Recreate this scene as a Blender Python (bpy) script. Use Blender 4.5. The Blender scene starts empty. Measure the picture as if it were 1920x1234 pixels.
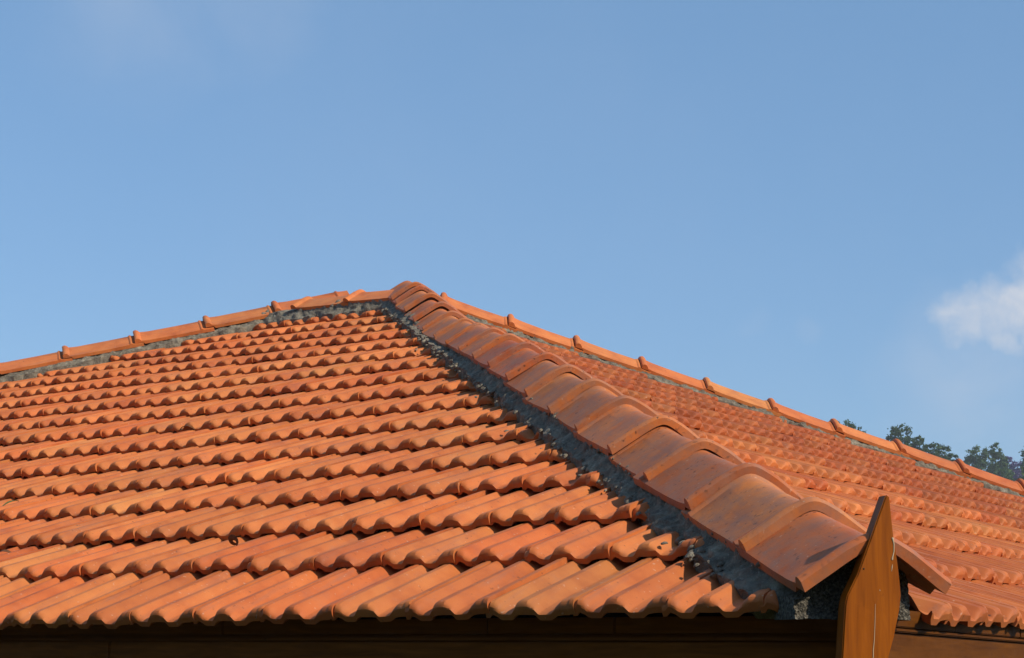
import bpy, bmesh, math, random
import numpy as np
from mathutils import Vector, Matrix, noise

random.seed(7)
rng = np.random.default_rng(7)
SC = bpy.context.scene
COL = SC.collection

# ------------------------------------------------------------------ camera
CAM = Vector((1.3056, -3.1415, -0.0747))
CR = Vector((0.8250188, 0.56494125, 0.01361449))
CU = Vector((0.09004856, -0.1552113, 0.98376863))
CD = Vector((-0.5578846, 0.81040165, 0.17892439))
FPX = 3257.67                                   # focal length in px of a 1920 px wide frame
cam_d = bpy.data.cameras.new('camera')
cam_d.sensor_width = 36.0
cam_d.lens = FPX / 1920.0 * 36.0
cam_d.clip_start = 0.05
cam_d.clip_end = 8000
cam = bpy.data.objects.new('camera', cam_d)
COL.objects.link(cam)
M = Matrix((CR, CU, -CD)).transposed().to_4x4()
M.translation = CAM
cam.matrix_world = M
SC.camera = cam

# ------------------------------------------------------------------ light, sky, exposure
SUN_EL = math.radians(36.5)
SUN_AZ = math.radians(-2.0)                     # from +X towards +Y
S = Vector((math.cos(SUN_EL) * math.cos(SUN_AZ), math.cos(SUN_EL) * math.sin(SUN_AZ), math.sin(SUN_EL)))
sun_d = bpy.data.lights.new('sun', 'SUN')
sun_d.energy = 4.35
sun_d.angle = math.radians(0.55)
sun_d.color = (1.0, 0.89, 0.72)
sun = bpy.data.objects.new('sun', sun_d)
COL.objects.link(sun)
sun.rotation_euler = S.to_track_quat('Z', 'Y').to_euler()
sun.location = (20, -5, 15)

W = bpy.data.worlds.new('World')
SC.world = W
W.use_nodes = True
wn, wl = W.node_tree.nodes, W.node_tree.links
wn.clear()
SKY_STRENGTH = 0.145


def mnode(nodes, links, op, a, b=None, c=None, clamp=False):
    n = nodes.new('ShaderNodeMath')
    n.operation = op
    n.use_clamp = clamp
    for i, v in enumerate((a, b, c)):
        if v is None:
            continue
        if isinstance(v, (int, float)):
            n.inputs[i].default_value = v
        else:
            links.new(v, n.inputs[i])
    return n.outputs[0]


sky = wn.new('ShaderNodeTexSky')
sky.sky_type = 'NISHITA'
sky.sun_disc = False
sky.sun_elevation = SUN_EL
sky.sun_rotation = math.radians(90) - SUN_AZ
sky.altitude = 0
sky.air_density = 1.0
sky.dust_density = 0.7
sky.ozone_density = 5.5
tc = wn.new('ShaderNodeTexCoord')
nrm = wn.new('ShaderNodeVectorMath')
nrm.operation = 'NORMALIZE'
wl.new(tc.outputs['Generated'], nrm.inputs[0])
DIR = nrm.outputs[0]


wz = wn.new('ShaderNodeTexNoise')
wz.inputs['Scale'].default_value = 38
wz.inputs['Detail'].default_value = 4
wl.new(DIR, wz.inputs['Vector'])
wsub = wn.new('ShaderNodeVectorMath')
wsub.operation = 'SUBTRACT'
wl.new(wz.outputs['Color'], wsub.inputs[0])
wsub.inputs[1].default_value = (0.5, 0.5, 0.5)
wma = wn.new('ShaderNodeVectorMath')
wma.operation = 'MULTIPLY_ADD'
wl.new(wsub.outputs[0], wma.inputs[0])
wma.inputs[1].default_value = (0.028, 0.028, 0.028)
wl.new(DIR, wma.inputs[2])
WARP = wma.outputs[0]


def cloud_puff(d, radius, soft=0.6):
    """0..1 round a direction of the sky: a cumulus standing there"""
    v = wn.new('ShaderNodeVectorMath')
    v.operation = 'DISTANCE'
    wl.new(WARP, v.inputs[0])
    v.inputs[1].default_value = d
    m = wn.new('ShaderNodeMapRange')
    m.interpolation_type = 'SMOOTHSTEP'
    m.inputs['From Min'].default_value = radius
    m.inputs['From Max'].default_value = radius * (1 - soft)
    wl.new(v.outputs['Value'], m.inputs['Value'])
    return m.outputs[0]


def wnoise(scale, detail, rough, dist=0.0):
    n = wn.new('ShaderNodeTexNoise')
    n.inputs['Scale'].default_value = scale
    n.inputs['Detail'].default_value = detail
    n.inputs['Roughness'].default_value = rough
    n.inputs['Distortion'].default_value = dist
    wl.new(DIR, n.inputs['Vector'])
    return n.outputs['Fac']


fine = wnoise(46, 7, 0.52, 0.3)
broad = wnoise(3.4, 5, 0.55, 0.2)
cum = None
for d, r in (((-0.3105, 0.9335, 0.1860), 0.036), ((-0.3310, 0.9275, 0.1820), 0.030), ((-0.2860, 0.9400, 0.1945), 0.044),
             ((-0.285, 0.938, 0.207), 0.030), ((-0.262, 0.948, 0.19), 0.055), ((-0.288, 0.944, 0.170), 0.034), ((-0.311, 0.936, 0.170), 0.020)):
    pf = cloud_puff(d, r, 0.95)
    cum = pf if cum is None else mnode(wn, wl, 'MAXIMUM', cum, pf)
near = mnode(wn, wl, 'MULTIPLY', cum, 5.0, clamp=True)
cum = mnode(wn, wl, 'MULTIPLY', mnode(wn, wl, 'ADD', cum, mnode(wn, wl, 'MULTIPLY', mnode(wn, wl, 'SUBTRACT', fine, 0.5), 1.2)), near)
mr = wn.new('ShaderNodeMapRange')
mr.interpolation_type = 'SMOOTHSTEP'
mr.inputs['From Min'].default_value = 0.08
mr.inputs['From Max'].default_value = 1.05
wl.new(cum, mr.inputs['Value'])
cum = mnode(wn, wl, 'MULTIPLY', mr.outputs[0], mnode(wn, wl, 'MULTIPLY_ADD', wnoise(30, 5, 0.6, 0.4), 2.0, -0.25, clamp=True))
wis = None
for d, r, a in (((-0.69, 0.635, 0.352), 0.085, 0.20), ((-0.645, 0.675, 0.352), 0.07, 0.14), ((-0.4369, 0.8811, 0.1812), 0.016, 0.22),
                ((-0.41, 0.893, 0.176), 0.012, 0.22), ((-0.33, 0.93, 0.15), 0.07, 0.40), ((-0.25, 0.955, 0.13), 0.12, 0.4)):
    pf = mnode(wn, wl, 'MULTIPLY', cloud_puff(d, r, 1.0), a)
    wis = pf if wis is None else mnode(wn, wl, 'MAXIMUM', wis, pf)
wfac = mnode(wn, wl, 'MULTIPLY', wis, mnode(wn, wl, 'MULTIPLY_ADD', wnoise(14, 5, 0.6, 0.6), 1.8, -0.2, clamp=True))
bmr = wn.new('ShaderNodeMapRange')
bmr.interpolation_type = 'SMOOTHSTEP'
bmr.inputs['From Min'].default_value = 0.42
bmr.inputs['From Max'].default_value = 0.85
wl.new(broad, bmr.inputs['Value'])
fac = mnode(wn, wl, 'MAXIMUM', mnode(wn, wl, 'MAXIMUM', cum, wfac), mnode(wn, wl, 'MULTIPLY', bmr.outputs[0], 0.06), clamp=True)
veil = wn.new('ShaderNodeMix')                    # thin high haze, the same all over the sky
veil.data_type = 'RGBA'
veil.inputs['Factor'].default_value = 0.5
wl.new(sky.outputs[0], veil.inputs['A'])
veil.inputs['B'].default_value = (1.42, 2.78, 4.55, 1)
mix = wn.new('ShaderNodeMix')
mix.data_type = 'RGBA'
wl.new(fac, mix.inputs['Factor'])
wl.new(veil.outputs['Result'], mix.inputs['A'])
mix.inputs['B'].default_value = (4.3, 4.6, 5.2, 1)
bg = wn.new('ShaderNodeBackground')
bg.inputs['Strength'].default_value = SKY_STRENGTH
wl.new(mix.outputs['Result'], bg.inputs['Color'])
wo = wn.new('ShaderNodeOutputWorld')
wl.new(bg.outputs[0], wo.inputs['Surface'])

SC.view_settings.view_transform = 'Standard'
SC.view_settings.look = 'None'
SC.view_settings.exposure = 0.0
SC.view_settings.gamma = 1.0
SC.view_settings.use_curve_mapping = False
SC.cycles.use_denoising = True
SC.cycles.max_bounces = 5
SC.cycles.volume_bounces = 0
SC.cycles.transparent_max_bounces = 8


# ------------------------------------------------------------------ helpers
def link(o):
    COL.objects.link(o)
    return o


def mesh_obj(name, verts, faces, mat, parent=None, smooth=None):
    me = bpy.data.meshes.new(name)
    me.from_pydata([tuple(v) for v in verts], [], faces)
    if smooth is not None:
        me.shade_smooth()
        me.set_sharp_from_angle(angle=math.radians(smooth))
    me.materials.append(mat)
    o = link(bpy.data.objects.new(name, me))
    o.parent = parent
    return o


def tag(o, label=None, cat=None, group=None, kind=None):
    for k, v in (('label', label), ('category', cat), ('group', group), ('kind', kind)):
        if v:
            o[k] = v
    return o


def empty(name, loc=(0, 0, 0), parent=None):
    o = link(bpy.data.objects.new(name, None))
    o.location = loc
    o.parent = parent
    o.empty_display_size = 0.2
    return o


def project(P):
    v = Vector(P) - CAM
    z = v.dot(CD)
    if z < 0.05:
        return None
    return 960 + FPX * v.dot(CR) / z, 617 - FPX * v.dot(CU) / z, z


def box_verts(x0, x1, y0, y1, z0, z1):
    v = [(x, y, z) for x in (x0, x1) for y in (y0, y1) for z in (z0, z1)]
    f = [(0, 1, 3, 2), (4, 6, 7, 5), (0, 4, 5, 1), (2, 3, 7, 6), (0, 2, 6, 4), (1, 5, 7, 3)]
    return v, f


# ------------------------------------------------------------------ materials
class NT:
    def __init__(self, name):
        self.m = bpy.data.materials.new(name)
        self.m.use_nodes = True
        self.n, self.l = self.m.node_tree.nodes, self.m.node_tree.links
        self.b = self.n['Principled BSDF']
        self.out = self.n['Material Output']
        self.co = self.n.new('ShaderNodeTexCoord')

    def noise(self, scale, detail=4, rough=0.55, vec=None, dist=0.0):
        n = self.n.new('ShaderNodeTexNoise')
        n.inputs['Scale'].default_value = scale
        n.inputs['Detail'].default_value = detail
        n.inputs['Roughness'].default_value = rough
        n.inputs['Distortion'].default_value = dist
        self.l.new(vec if vec is not None else self.co.outputs['Object'], n.inputs['Vector'])
        return n.outputs['Fac']

    def mapped(self, scale, src='Object', loc=None):
        n = self.n.new('ShaderNodeMapping')
        n.inputs['Scale'].default_value = scale
        self.l.new(self.co.outputs[src], n.inputs['Vector'])
        if loc is not None:
            self.l.new(loc, n.inputs['Location'])
        return n.outputs[0]

    def ramp(self, fac, stops, interp='LINEAR'):
        r = self.n.new('ShaderNodeValToRGB')
        r.color_ramp.interpolation = interp
        e = r.color_ramp.elements
        while len(e) < len(stops):
            e.new(0.5)
        for el, (p, c) in zip(e, stops):
            el.position = p
            el.color = c if len(c) == 4 else (*c, 1)
        self.l.new(fac, r.inputs[0])
        return r.outputs['Color']

    def mix(self, fac, a, b, mode='MIX'):
        m = self.n.new('ShaderNodeMix')
        m.data_type = 'RGBA'
        m.blend_type = mode
        for sock, v in (('Factor', fac), ('A', a), ('B', b)):
            if isinstance(v, (int, float)):
                m.inputs[sock].default_value = v
            elif isinstance(v, tuple):
                m.inputs[sock].default_value = v if len(v) == 4 else (*v, 1)
            else:
                self.l.new(v, m.inputs[sock])
        return m.outputs['Result']

    def math(self, op, a, b=None, c=None, clamp=False):
        return mnode(self.n, self.l, op, a, b, c, clamp)

    def bump(self, h, strength, dist, prev=None):
        b = self.n.new('ShaderNodeBump')
        b.inputs['Strength'].default_value = strength
        b.inputs['Distance'].default_value = dist
        self.l.new(h, b.inputs['Height'])
        if prev is not None:
            self.l.new(prev, b.inputs['Normal'])
        return b.outputs[0]

    def done(self, color=None, rough=0.8, normal=None, spec=0.3):
        if color is not None:
            if isinstance(color, tuple):
                self.b.inputs['Base Color'].default_value = (*color, 1)
            else:
                self.l.new(color, self.b.inputs['Base Color'])
        if isinstance(rough, (int, float)):
            self.b.inputs['Roughness'].default_value = rough
        else:
            self.l.new(rough, self.b.inputs['Roughness'])
        self.b.inputs['Specular IOR Level'].default_value = spec
        if normal is not None:
            self.l.new(normal, self.b.inputs['Normal'])
        return self.m


def clay(name, per_object=True, stain=0.35, bloom=-1.75, specks=-6.15):
    t = NT(name)
    oi = t.n.new('ShaderNodeObjectInfo')
    if per_object:
        tint = oi.outputs['Color']
        cmb = t.n.new('ShaderNodeCombineXYZ')
        for i, k in enumerate((37.0, 91.0, 53.0)):
            t.l.new(t.math('MULTIPLY', oi.outputs['Random'], k), cmb.inputs[i])
        add = t.n.new('ShaderNodeVectorMath')
        add.operation = 'ADD'
        t.l.new(t.co.outputs['Object'], add.inputs[0])
        t.l.new(cmb.outputs[0], add.inputs[1])
        vec = add.outputs[0]
    else:
        at = t.n.new('ShaderNodeAttribute')
        at.attribute_name = 'tint'
        tint = at.outputs['Color']
        vec = t.co.outputs['Object']
    base = t.ramp(t.noise(9, 3, 0.6, vec), [(0.22, (0.37, 0.088, 0.022)), (0.5, (0.53, 0.150, 0.037)), (0.78, (0.60, 0.195, 0.052))])
    base = t.mix(1.0, base, tint, 'MULTIPLY')
    # fine streaks along the extruded clay
    mp = t.n.new('ShaderNodeMapping')
    mp.inputs['Scale'].default_value = (60, 4, 60)
    t.l.new(vec, mp.inputs['Vector'])
    st = t.noise(1.0, 2, 0.6, mp.outputs[0])
    base = t.mix(t.math('MULTIPLY_ADD', st, 0.5, -0.12, clamp=True), base, (0.44, 0.125, 0.045), 'MIX')
    # long rain streaks, greyish
    mp2 = t.n.new('ShaderNodeMapping')
    mp2.inputs['Scale'].default_value = (34, 2.2, 34)
    t.l.new(vec, mp2.inputs['Vector'])
    rs = t.math('MULTIPLY_ADD', t.noise(1.0, 3, 0.6, mp2.outputs[0]), 4.5, -2.45, clamp=True)
    base = t.mix(t.math('MULTIPLY', rs, 0.55), base, (0.30, 0.125, 0.075))
    # dusty grey bloom (on the front hip also painted shade) and dark lichen specks
    bl = t.math('MULTIPLY', t.math('MULTIPLY_ADD', t.noise(17, 4, 0.65, vec), 3.2, bloom, clamp=True), stain)
    base = t.mix(bl, base, (0.29, 0.15, 0.105))
    sp = t.math('MULTIPLY_ADD', t.noise(75, 1, 0.6, vec), 9.0, specks, clamp=True)
    sp = t.math('MULTIPLY', sp, t.math('MULTIPLY_ADD', t.noise(6, 2, 0.5, vec), 3.0, -1.0, clamp=True))
    base = t.mix(t.math('MULTIPLY', sp, 0.85), base, (0.05, 0.03, 0.022))
    wsp = t.math('MULTIPLY_ADD', t.noise(120, 0, 0.5, vec), 14.0, -10.9, clamp=True)
    base = t.mix(t.math('MULTIPLY', wsp, 0.3), base, (0.62, 0.48, 0.36))
    n = t.bump(t.noise(240, 2, 0.6, vec), 0.18, 0.002)
    n = t.bump(t.noise(28, 3, 0.55, vec), 0.22, 0.004, n)
    return t.done(base, 0.62, n, 0.28)


CLAY = clay('fired clay')
CLAY_FIELD = clay('fired clay of the far courses', per_object=False)
CLAY_HIP_DIM = clay('weathered and shade-toned clay of the front hip', stain=0.72, bloom=-1.15, specks=-5.7)  # specks and mottling, plus grazing-light dimness painted in by the heavier bloom


def mortar_mat():
    t = NT('cement mortar')
    c = t.ramp(t.noise(22, 7, 0.65), [(0.28, (0.095, 0.080, 0.064)), (0.44, (0.18, 0.155, 0.12)), (0.58, (0.28, 0.245, 0.185)), (0.74, (0.46, 0.41, 0.31))])
    c = t.mix(t.math('MULTIPLY_ADD', t.noise(4, 4, 0.6), 2.2, -0.95, clamp=True), c, (0.15, 0.130, 0.105))
    sp = t.math('MULTIPLY_ADD', t.noise(110, 3, 0.65), 8, -4.7, clamp=True)
    c = t.mix(t.math('MULTIPLY', sp, 0.6), c, (0.42, 0.39, 0.32))
    pale = t.math('MULTIPLY_ADD', t.noise(16, 5, 0.7), 5.0, -2.75, clamp=True)
    c = t.mix(t.math('MULTIPLY', pale, 0.6), c, (0.42, 0.40, 0.33))
    al = t.math('MULTIPLY_ADD', t.noise(13, 4, 0.7), 5, -3.1, clamp=True)
    c = t.mix(t.math('MULTIPLY', al, 0.5), c, (0.045, 0.05, 0.04))
    n = t.bump(t.noise(190, 3, 0.7), 0.9, 0.006)
    n = t.bump(t.noise(45, 4, 0.65), 0.9, 0.012, n)
    return t.done(c, 0.95, n, 0.12)


MORTAR = mortar_mat()


def render_mat():
    t = NT('pebbly mortar')
    v = t.n.new('ShaderNodeTexVoronoi')
    v.inputs['Scale'].default_value = 190
    t.l.new(t.co.outputs['Object'], v.inputs['Vector'])
    c = t.ramp(t.noise(160, 4, 0.7), [(0.3, (0.035, 0.033, 0.028)), (0.5, (0.14, 0.125, 0.10)), (0.72, (0.34, 0.31, 0.25))])
    n = t.bump(v.outputs['Distance'], 1.0, 0.008)
    n = t.bump(t.noise(90, 5, 0.7), 0.9, 0.008, n)
    return t.done(c, 0.95, n, 0.15)


PEBBLY = render_mat()


def wood(name, a, b, rough=0.38, axis=(1.2, 1.2, 14)):
    t = NT(name)
    g = t.noise(6, 6, 0.6, t.mapped(axis), 0.6)
    c = t.ramp(g, [(0.3, a), (0.55, tuple((x + y) / 2 for x, y in zip(a, b))), (0.75, b)])
    wear = t.math('MULTIPLY_ADD', t.noise(9, 6, 0.7), 5.0, -3.2, clamp=True)
    c = t.mix(t.math('MULTIPLY', wear, 0.35), c, tuple(min(1, x * 1.35 + 0.006) for x in b))
    kn = t.math('MULTIPLY_ADD', t.noise(30, 2, 0.5), 12.0, -8.9, clamp=True)
    c = t.mix(kn, c, (0.03, 0.012, 0.005))
    n = t.bump(t.noise(60, 4, 0.6, t.mapped(axis)), 0.15, 0.002)
    return t.done(c, t.math('MULTIPLY_ADD', t.noise(25, 4, 0.6), 0.35, rough - 0.1), n, 0.12)


FINIAL = wood('varnished timber', (0.22, 0.052, 0.0015), (0.40, 0.105, 0.003), 0.42, (14, 14, 1.0))
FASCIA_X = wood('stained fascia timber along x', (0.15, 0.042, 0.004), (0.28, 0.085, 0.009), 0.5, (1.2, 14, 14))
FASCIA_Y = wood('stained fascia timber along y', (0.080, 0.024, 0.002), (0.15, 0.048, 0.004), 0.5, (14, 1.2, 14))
DARK = NT('bitumen felt').done((0.018, 0.014, 0.012), 0.95, None, 0.1)


def plaster():
    t = NT('painted plaster')
    c = t.ramp(t.noise(1.5, 6, 0.6), [(0.3, (0.48, 0.42, 0.33)), (0.7, (0.58, 0.52, 0.42))])
    return t.done(c, 0.9, t.bump(t.noise(60, 4, 0.6), 0.3, 0.003), 0.2)


PLASTER = plaster()
PAINT_DRIP = NT('white paint drip').done((0.50, 0.38, 0.24), 0.6, None, 0.3)
IRON = NT('rusted iron').done((0.03, 0.015, 0.01), 0.7, None, 0.3)

# ------------------------------------------------------------------ ground
GROUND_Z = -3.25


def hill(x, y):
    d = math.hypot(x, y)
    k = min(1, max(0, (d - 60) / 260.0))
    k = k * k * (3 - 2 * k)
    side = 0.8 + 0.2 * math.tanh((y - 0.4 * x) / 60.0)          # land raised on every side, out of view, to cut horizon light
    # unseen rise behind the camera, added to keep sky light off the eaves
    b = min(1, max(0, (-0.8 - y) / 17.0)) * min(1, max(0, (60 - abs(x)) / 25.0))
    shade_bank = 11.5 * b ** 0.9
    return GROUND_Z + shade_bank + k * side * 19.0 * (1 + 0.35 * min(1, max(0, (d - 300) / 500))) + 1.2 * k * noise.noise(Vector((x / 60, y / 60, 0.0)))


gv, gf = [(0, 0, GROUND_Z)], []
radii = [1, 2, 3, 4, 5, 6, 7.5, 9, 11, 13, 16, 19, 23, 28, 35, 45, 65, 90, 120, 155, 195, 240, 300, 380, 520, 800, 1300, 2000]
NS = 96
for r in radii:
    for i in range(NS):
        a = 2 * math.pi * i / NS
        x, y = r * math.cos(a), r * math.sin(a)
        gv.append((x, y, hill(x, y)))
for i in range(NS):
    gf.append((0, 1 + i, 1 + (i + 1) % NS))
for k in range(len(radii) - 1):
    for i in range(NS):
        a, b = 1 + k * NS + i, 1 + k * NS + (i + 1) % NS
        gf.append((a, a + NS, b + NS, b))
tg = NT('dry grass')
GRASS = tg.done(tg.ramp(tg.noise(0.35, 8, 0.65), [(0.3, (0.025, 0.038, 0.010)), (0.5, (0.042, 0.052, 0.016)), (0.72, (0.075, 0.07, 0.03))]), 0.95, None, 0.1)
ground = mesh_obj('ground', gv, gf, GRASS, None, 60)
tag(ground, kind='structure')

# ------------------------------------------------------------------ roof geometry
PITCH = 0.369112
CP, SP, TP = math.cos(PITCH), math.sin(PITCH), math.tan(PITCH)
G = 0.33                    # gauge of the courses, along the slope
TW = 0.22128                # cover width of a tile
NROW = 17
SPAN = 5.15                 # plan distance eave to ridge
RIDGE = 1.12                # length of the short ridge
LX = 2 * SPAN + RIDGE
LY = 2 * SPAN
EXTRA_EAVE = 0.018
R2 = math.sqrt(2)

house = empty('house', (0, 0, GROUND_Z))
tag(house, 'house with orange clay tiled hip roof and brown timber eaves', 'house')
HOFF = Vector((0, 0, -GROUND_Z))


def settle(x, k):
    """the old roof is not quite true: the lower courses of the left slope rise a little towards the corner"""
    if k == 0:
        return 0.0165 + 0.0185 * max(x, -4)
    w = max(0.0, 1 - max(0, k - 3) / 6.0)
    return w * (0.023 + 0.0105 * max(x, -4)) - (1 - w) * 0.016


roof = None   # set below: the roof deck parents tiles

deck_v = [(0, 0, 0), (-LX, 0, 0), (-LX, LY, 0), (0, LY, 0), (-SPAN, SPAN, SPAN * TP), (-SPAN - RIDGE, SPAN, SPAN * TP)]
deck_v = [(x, y, z - (0.020 if i < 4 else 0.062)) for i, (x, y, z) in enumerate(deck_v)]   # inset eaves edge, so the plane stays under the tiles
cx_, cy_ = -LX / 2, LY / 2
dv = []
for i, (x, y, z) in enumerate(deck_v):
    if i < 4:
        x += 0.11 if x < cx_ else -0.11
        y += 0.11 if y < cy_ else -0.11
    dv.append((x, y, z))
dv2 = [(x, y, z - 0.03) for x, y, z in dv]
faces = [(1, 0, 4, 5), (0, 3, 4), (3, 2, 5, 4), (2, 1, 5)]
allf = list(faces) + [tuple(6 + i for i in reversed(f)) for f in faces] + [(0, 1, 7, 6), (1, 2, 8, 7), (2, 3, 9, 8), (3, 0, 6, 9)]
roof = mesh_obj('roof', [(x, y, z - GROUND_Z) for x, y, z in dv + dv2], allf, DARK, house)


def put(o, mat4):
    """place a child of the roof by a world matrix"""
    mm = mat4.copy()
    mm.translation = mm.translation + HOFF
    o.parent = roof
    o.matrix_local = mm


# ------------------------------------------------------------------ field tile
def interp(u, pts):
    for (a, za), (b, zb) in zip(pts, pts[1:]):
        if u <= b:
            k = (u - a) / (b - a) if b > a else 0
            return za + (zb - za) * k
    return pts[-1][1]


RH = 0.0245
# section of a tile across its width, in the body and close to its nose (where the left flanks of the rolls lie flatter and wider)
UPP = [(-0.028, RH - 0.0105), (0.014, RH - 0.0095), (0.050, RH + 0.0004), (0.080, RH * 0.965), (0.12, RH * 0.72), (0.17, RH * 0.32), (0.205, RH * 0.07), (0.235, 0.0), (0.27, RH * 0.06), (0.30, RH * 0.14),
       (0.315, RH * 0.22), (0.385, RH * 0.93), (0.41, RH), (0.475, RH), (0.51, RH * 0.84), (0.57, RH * 0.34), (0.61, RH * 0.08), (0.645, 0.0), (0.685, RH * 0.04), (0.75, RH * 0.14),
       (0.80, RH * 0.26), (0.895, RH * 0.98), (0.905, RH + 0.0006), (0.93, RH + 0.0010), (0.952, RH + 0.0012), (0.962, RH + 0.0036), (0.99, RH + 0.0040), (1.012, RH + 0.0032)]
UPN = [(-0.028, RH - 0.0105), (0.014, RH - 0.0095), (0.050, RH + 0.0004), (0.080, RH * 0.965), (0.12, RH * 0.72), (0.17, RH * 0.32), (0.205, RH * 0.07), (0.235, 0.0), (0.27, RH * 0.03), (0.30, RH * 0.28),
       (0.345, RH * 0.82), (0.385, RH * 0.99), (0.41, RH), (0.475, RH), (0.51, RH * 0.84), (0.57, RH * 0.34), (0.61, RH * 0.08), (0.645, 0.0), (0.70, RH * 0.02), (0.745, RH * 0.10), (0.80, RH * 0.52), (0.86, RH * 0.94), (0.90, RH),
       (0.93, RH * 1.02), (0.952, RH + 0.0012), (0.962, RH + 0.0036), (0.99, RH + 0.0040), (1.012, RH + 0.0032)]
AR = 0.0088
RIM = [(-0.028, AR - 0.0085), (0.014, AR - 0.0078), (0.045, AR), (0.07, AR - 0.0008), (0.105, AR * 0.55), (0.14, 0.0006), (0.18, 0.0), (0.27, 0.0), (0.285, 0.001), (0.32, AR * 0.85), (0.345, AR), (0.545, AR), (0.56, AR * 0.9), (0.6, 0.001),
       (0.62, 0.0), (0.74, 0.0), (0.757, 0.001), (0.80, AR * 0.62), (0.86, AR * 0.92), (0.90, AR), (0.952, AR + 0.0003), (0.962, AR + 0.0020), (1.012, AR + 0.0018)]
THICK = 0.0135
TLEN = 0.405
TILT = -0.0345 / G


def tile_mesh(name, seed, us, vs, mat):
    nu, nv = len(us), len(vs)
    vt, fc = [], []
    off = Vector((seed * 3.1, seed * 7.7, seed * 1.3))

    def top(u, v):
        zr = interp(u, RIM)
        w = min(1.0, max(0.0, (v - 0.05) / 0.08))
        w = w * w * (3 - 2 * w)
        zu = interp(u, UPN) * (1 - w) + interp(u, UPP) * w
        # ends of the rolls round off over the last few centimetres; rolls on the left of a crest start later
        ln = 0.018 + 0.006 * (0.28 < u < 0.41) + 0.012 * (0.06 < u < 0.24) + 0.012 * (0.48 < u < 0.66) + 0.003 * noise.noise(Vector((u * 6, seed, 0)))
        k = min(1.0, v / ln)
        b = math.sqrt(max(0.0, 1 - (1 - k) ** 2))
        z = zr + (zu - zr) * b
        pan = max(0.0, 1 - abs(u - 0.225) / 0.11, 1 - abs(u - 0.67) / 0.11)
        z -= 0.0035 * min(1.0, pan * 2.5) * max(0.0, 1 - v / 0.075) ** 1.3
        lip = 0.0022 * max(0, 1 - v / 0.012) ** 2
        wob = 0.0011 * noise.noise(Vector((u * 3, v * 9, 0)) + off)
        return z - lip + wob + v * TILT

    for j, v in enumerate(vs):
        for i, u in enumerate(us):
            ex = 0.0022 * noise.noise(Vector((u * 7, 3.3, 1)) + off) if j == 0 else 0
            vt.append((u * TW, v + ex, top(u, v)))
    lo = [0.0, 0.055, TLEN]
    base = nu * nv
    for v in lo:
        for i, u in enumerate(us):
            zb = top(u, max(v, 0.0)) if v > 0 else top(u, 0.0)
            if v > 0:
                zb = min(zb, interp(u, RIM) + v * TILT + 0.010)
            vt.append((u * TW, v + 0.0015 + (vt[i][1] if v == 0 else 0), zb - THICK))
    for j in range(nv - 1):
        for i in range(nu - 1):
            a = j * nu + i
            fc.append((a, a + 1, a + nu + 1, a + nu))
    for j in range(len(lo) - 1):
        for i in range(nu - 1):
            a = base + j * nu + i
            fc.append((a, a + nu, a + nu + 1, a + 1))
    for i in range(nu - 1):
        fc.append((base + i, base + i + 1, i + 1, i))
    tb = (nv - 1) * nu
    bb = base + (len(lo) - 1) * nu
    for i in range(nu - 1):
        fc.append((tb + i, tb + i + 1, bb + i + 1, bb + i))
    for side in (0, nu - 1):
        col_t = [j * nu + side for j in range(nv)]
        col_b = [base + j * nu + side for j in range(len(lo))]
        loop = col_t + col_b[::-1]
        fc.append(tuple(loop[::-1]) if side == 0 else tuple(loop))
    me = bpy.data.meshes.new(name)
    me.from_pydata(vt, [], fc)
    bm = bmesh.new()
    bm.from_mesh(me)
    bmesh.ops.recalc_face_normals(bm, faces=bm.faces)
    bm.to_mesh(me)
    bm.free()
    me.shade_smooth()
    me.set_sharp_from_angle(angle=math.radians(17))
    me.materials.append(mat)
    return me


def us_from(pa, pb, extra=()):
    s = sorted({round(p[0], 4) for p in pa} | {round(p[0], 4) for p in pb} | set(extra))
    out = [s[0]]
    for a in s[1:]:
        if a - out[-1] > 0.0055:
            out.append(a)
    out[-1] = s[-1]
    return out


US = [u for u in us_from(UPP, RIM, (0.44, 0.3, 0.13, 0.58, 0.72, 0.92)) if u >= -0.03]
US[0] = -0.028
VS = [0.0, 0.0012, 0.003, 0.0055, 0.009, 0.0135, 0.019, 0.027, 0.040, 0.06, 0.08, 0.105, 0.14, 0.24, TLEN]
TILES = [tile_mesh('roof_tile', i, US, VS, CLAY) for i in range(5)]
USL = [-0.028, 0.014, 0.05, 0.105, 0.14, 0.2, 0.235, 0.28, 0.315, 0.375, 0.44, 0.51, 0.56, 0.6, 0.645, 0.7, 0.757, 0.80, 0.90, 0.952, 0.962, 1.012]
VSL = [0.0, 0.0015, 0.005, 0.011, 0.020, 0.044, 0.08, 0.14, TLEN]
TILE_LOW = [tile_mesh('roof_tile_far', 10 + i, US, VSL, CLAY_FIELD) for i in range(3)]

HIP_CUT = 0.158


def hip_z(P):
    """height of the front hip line above a plan point measured along its axis"""
    s = (P.y - P.x) / 2
    return s * TP


def hidden_by_hip(P):
    """does the front hip stand between the camera and a point of the right slope"""
    a, b = CAM.x + CAM.y, P.x + P.y
    if a * b >= 0:
        return False
    k = a / (a - b)
    m = CAM.lerp(P, k)
    s = (m.y - m.x) / 2
    return 0 < s < SPAN and m.z < s * TP + 0.10


specs = []      # (area, matrix, cut planes, tint, row, side)


def tint_of(bright=1.0, red=0.0):
    v = random.gauss(1.0, 0.075) * bright
    h = random.gauss(0.0, 0.06) + red
    if random.random() < 0.07:
        h += 0.10
        v *= 0.9
    if random.random() < 0.06:
        h -= 0.09
        v *= 1.05
    return (v * (1.0 + 0.05 * h), v * (1.0 - 1.1 * h), v * (1.0 - 1.5 * h), 1)


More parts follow.
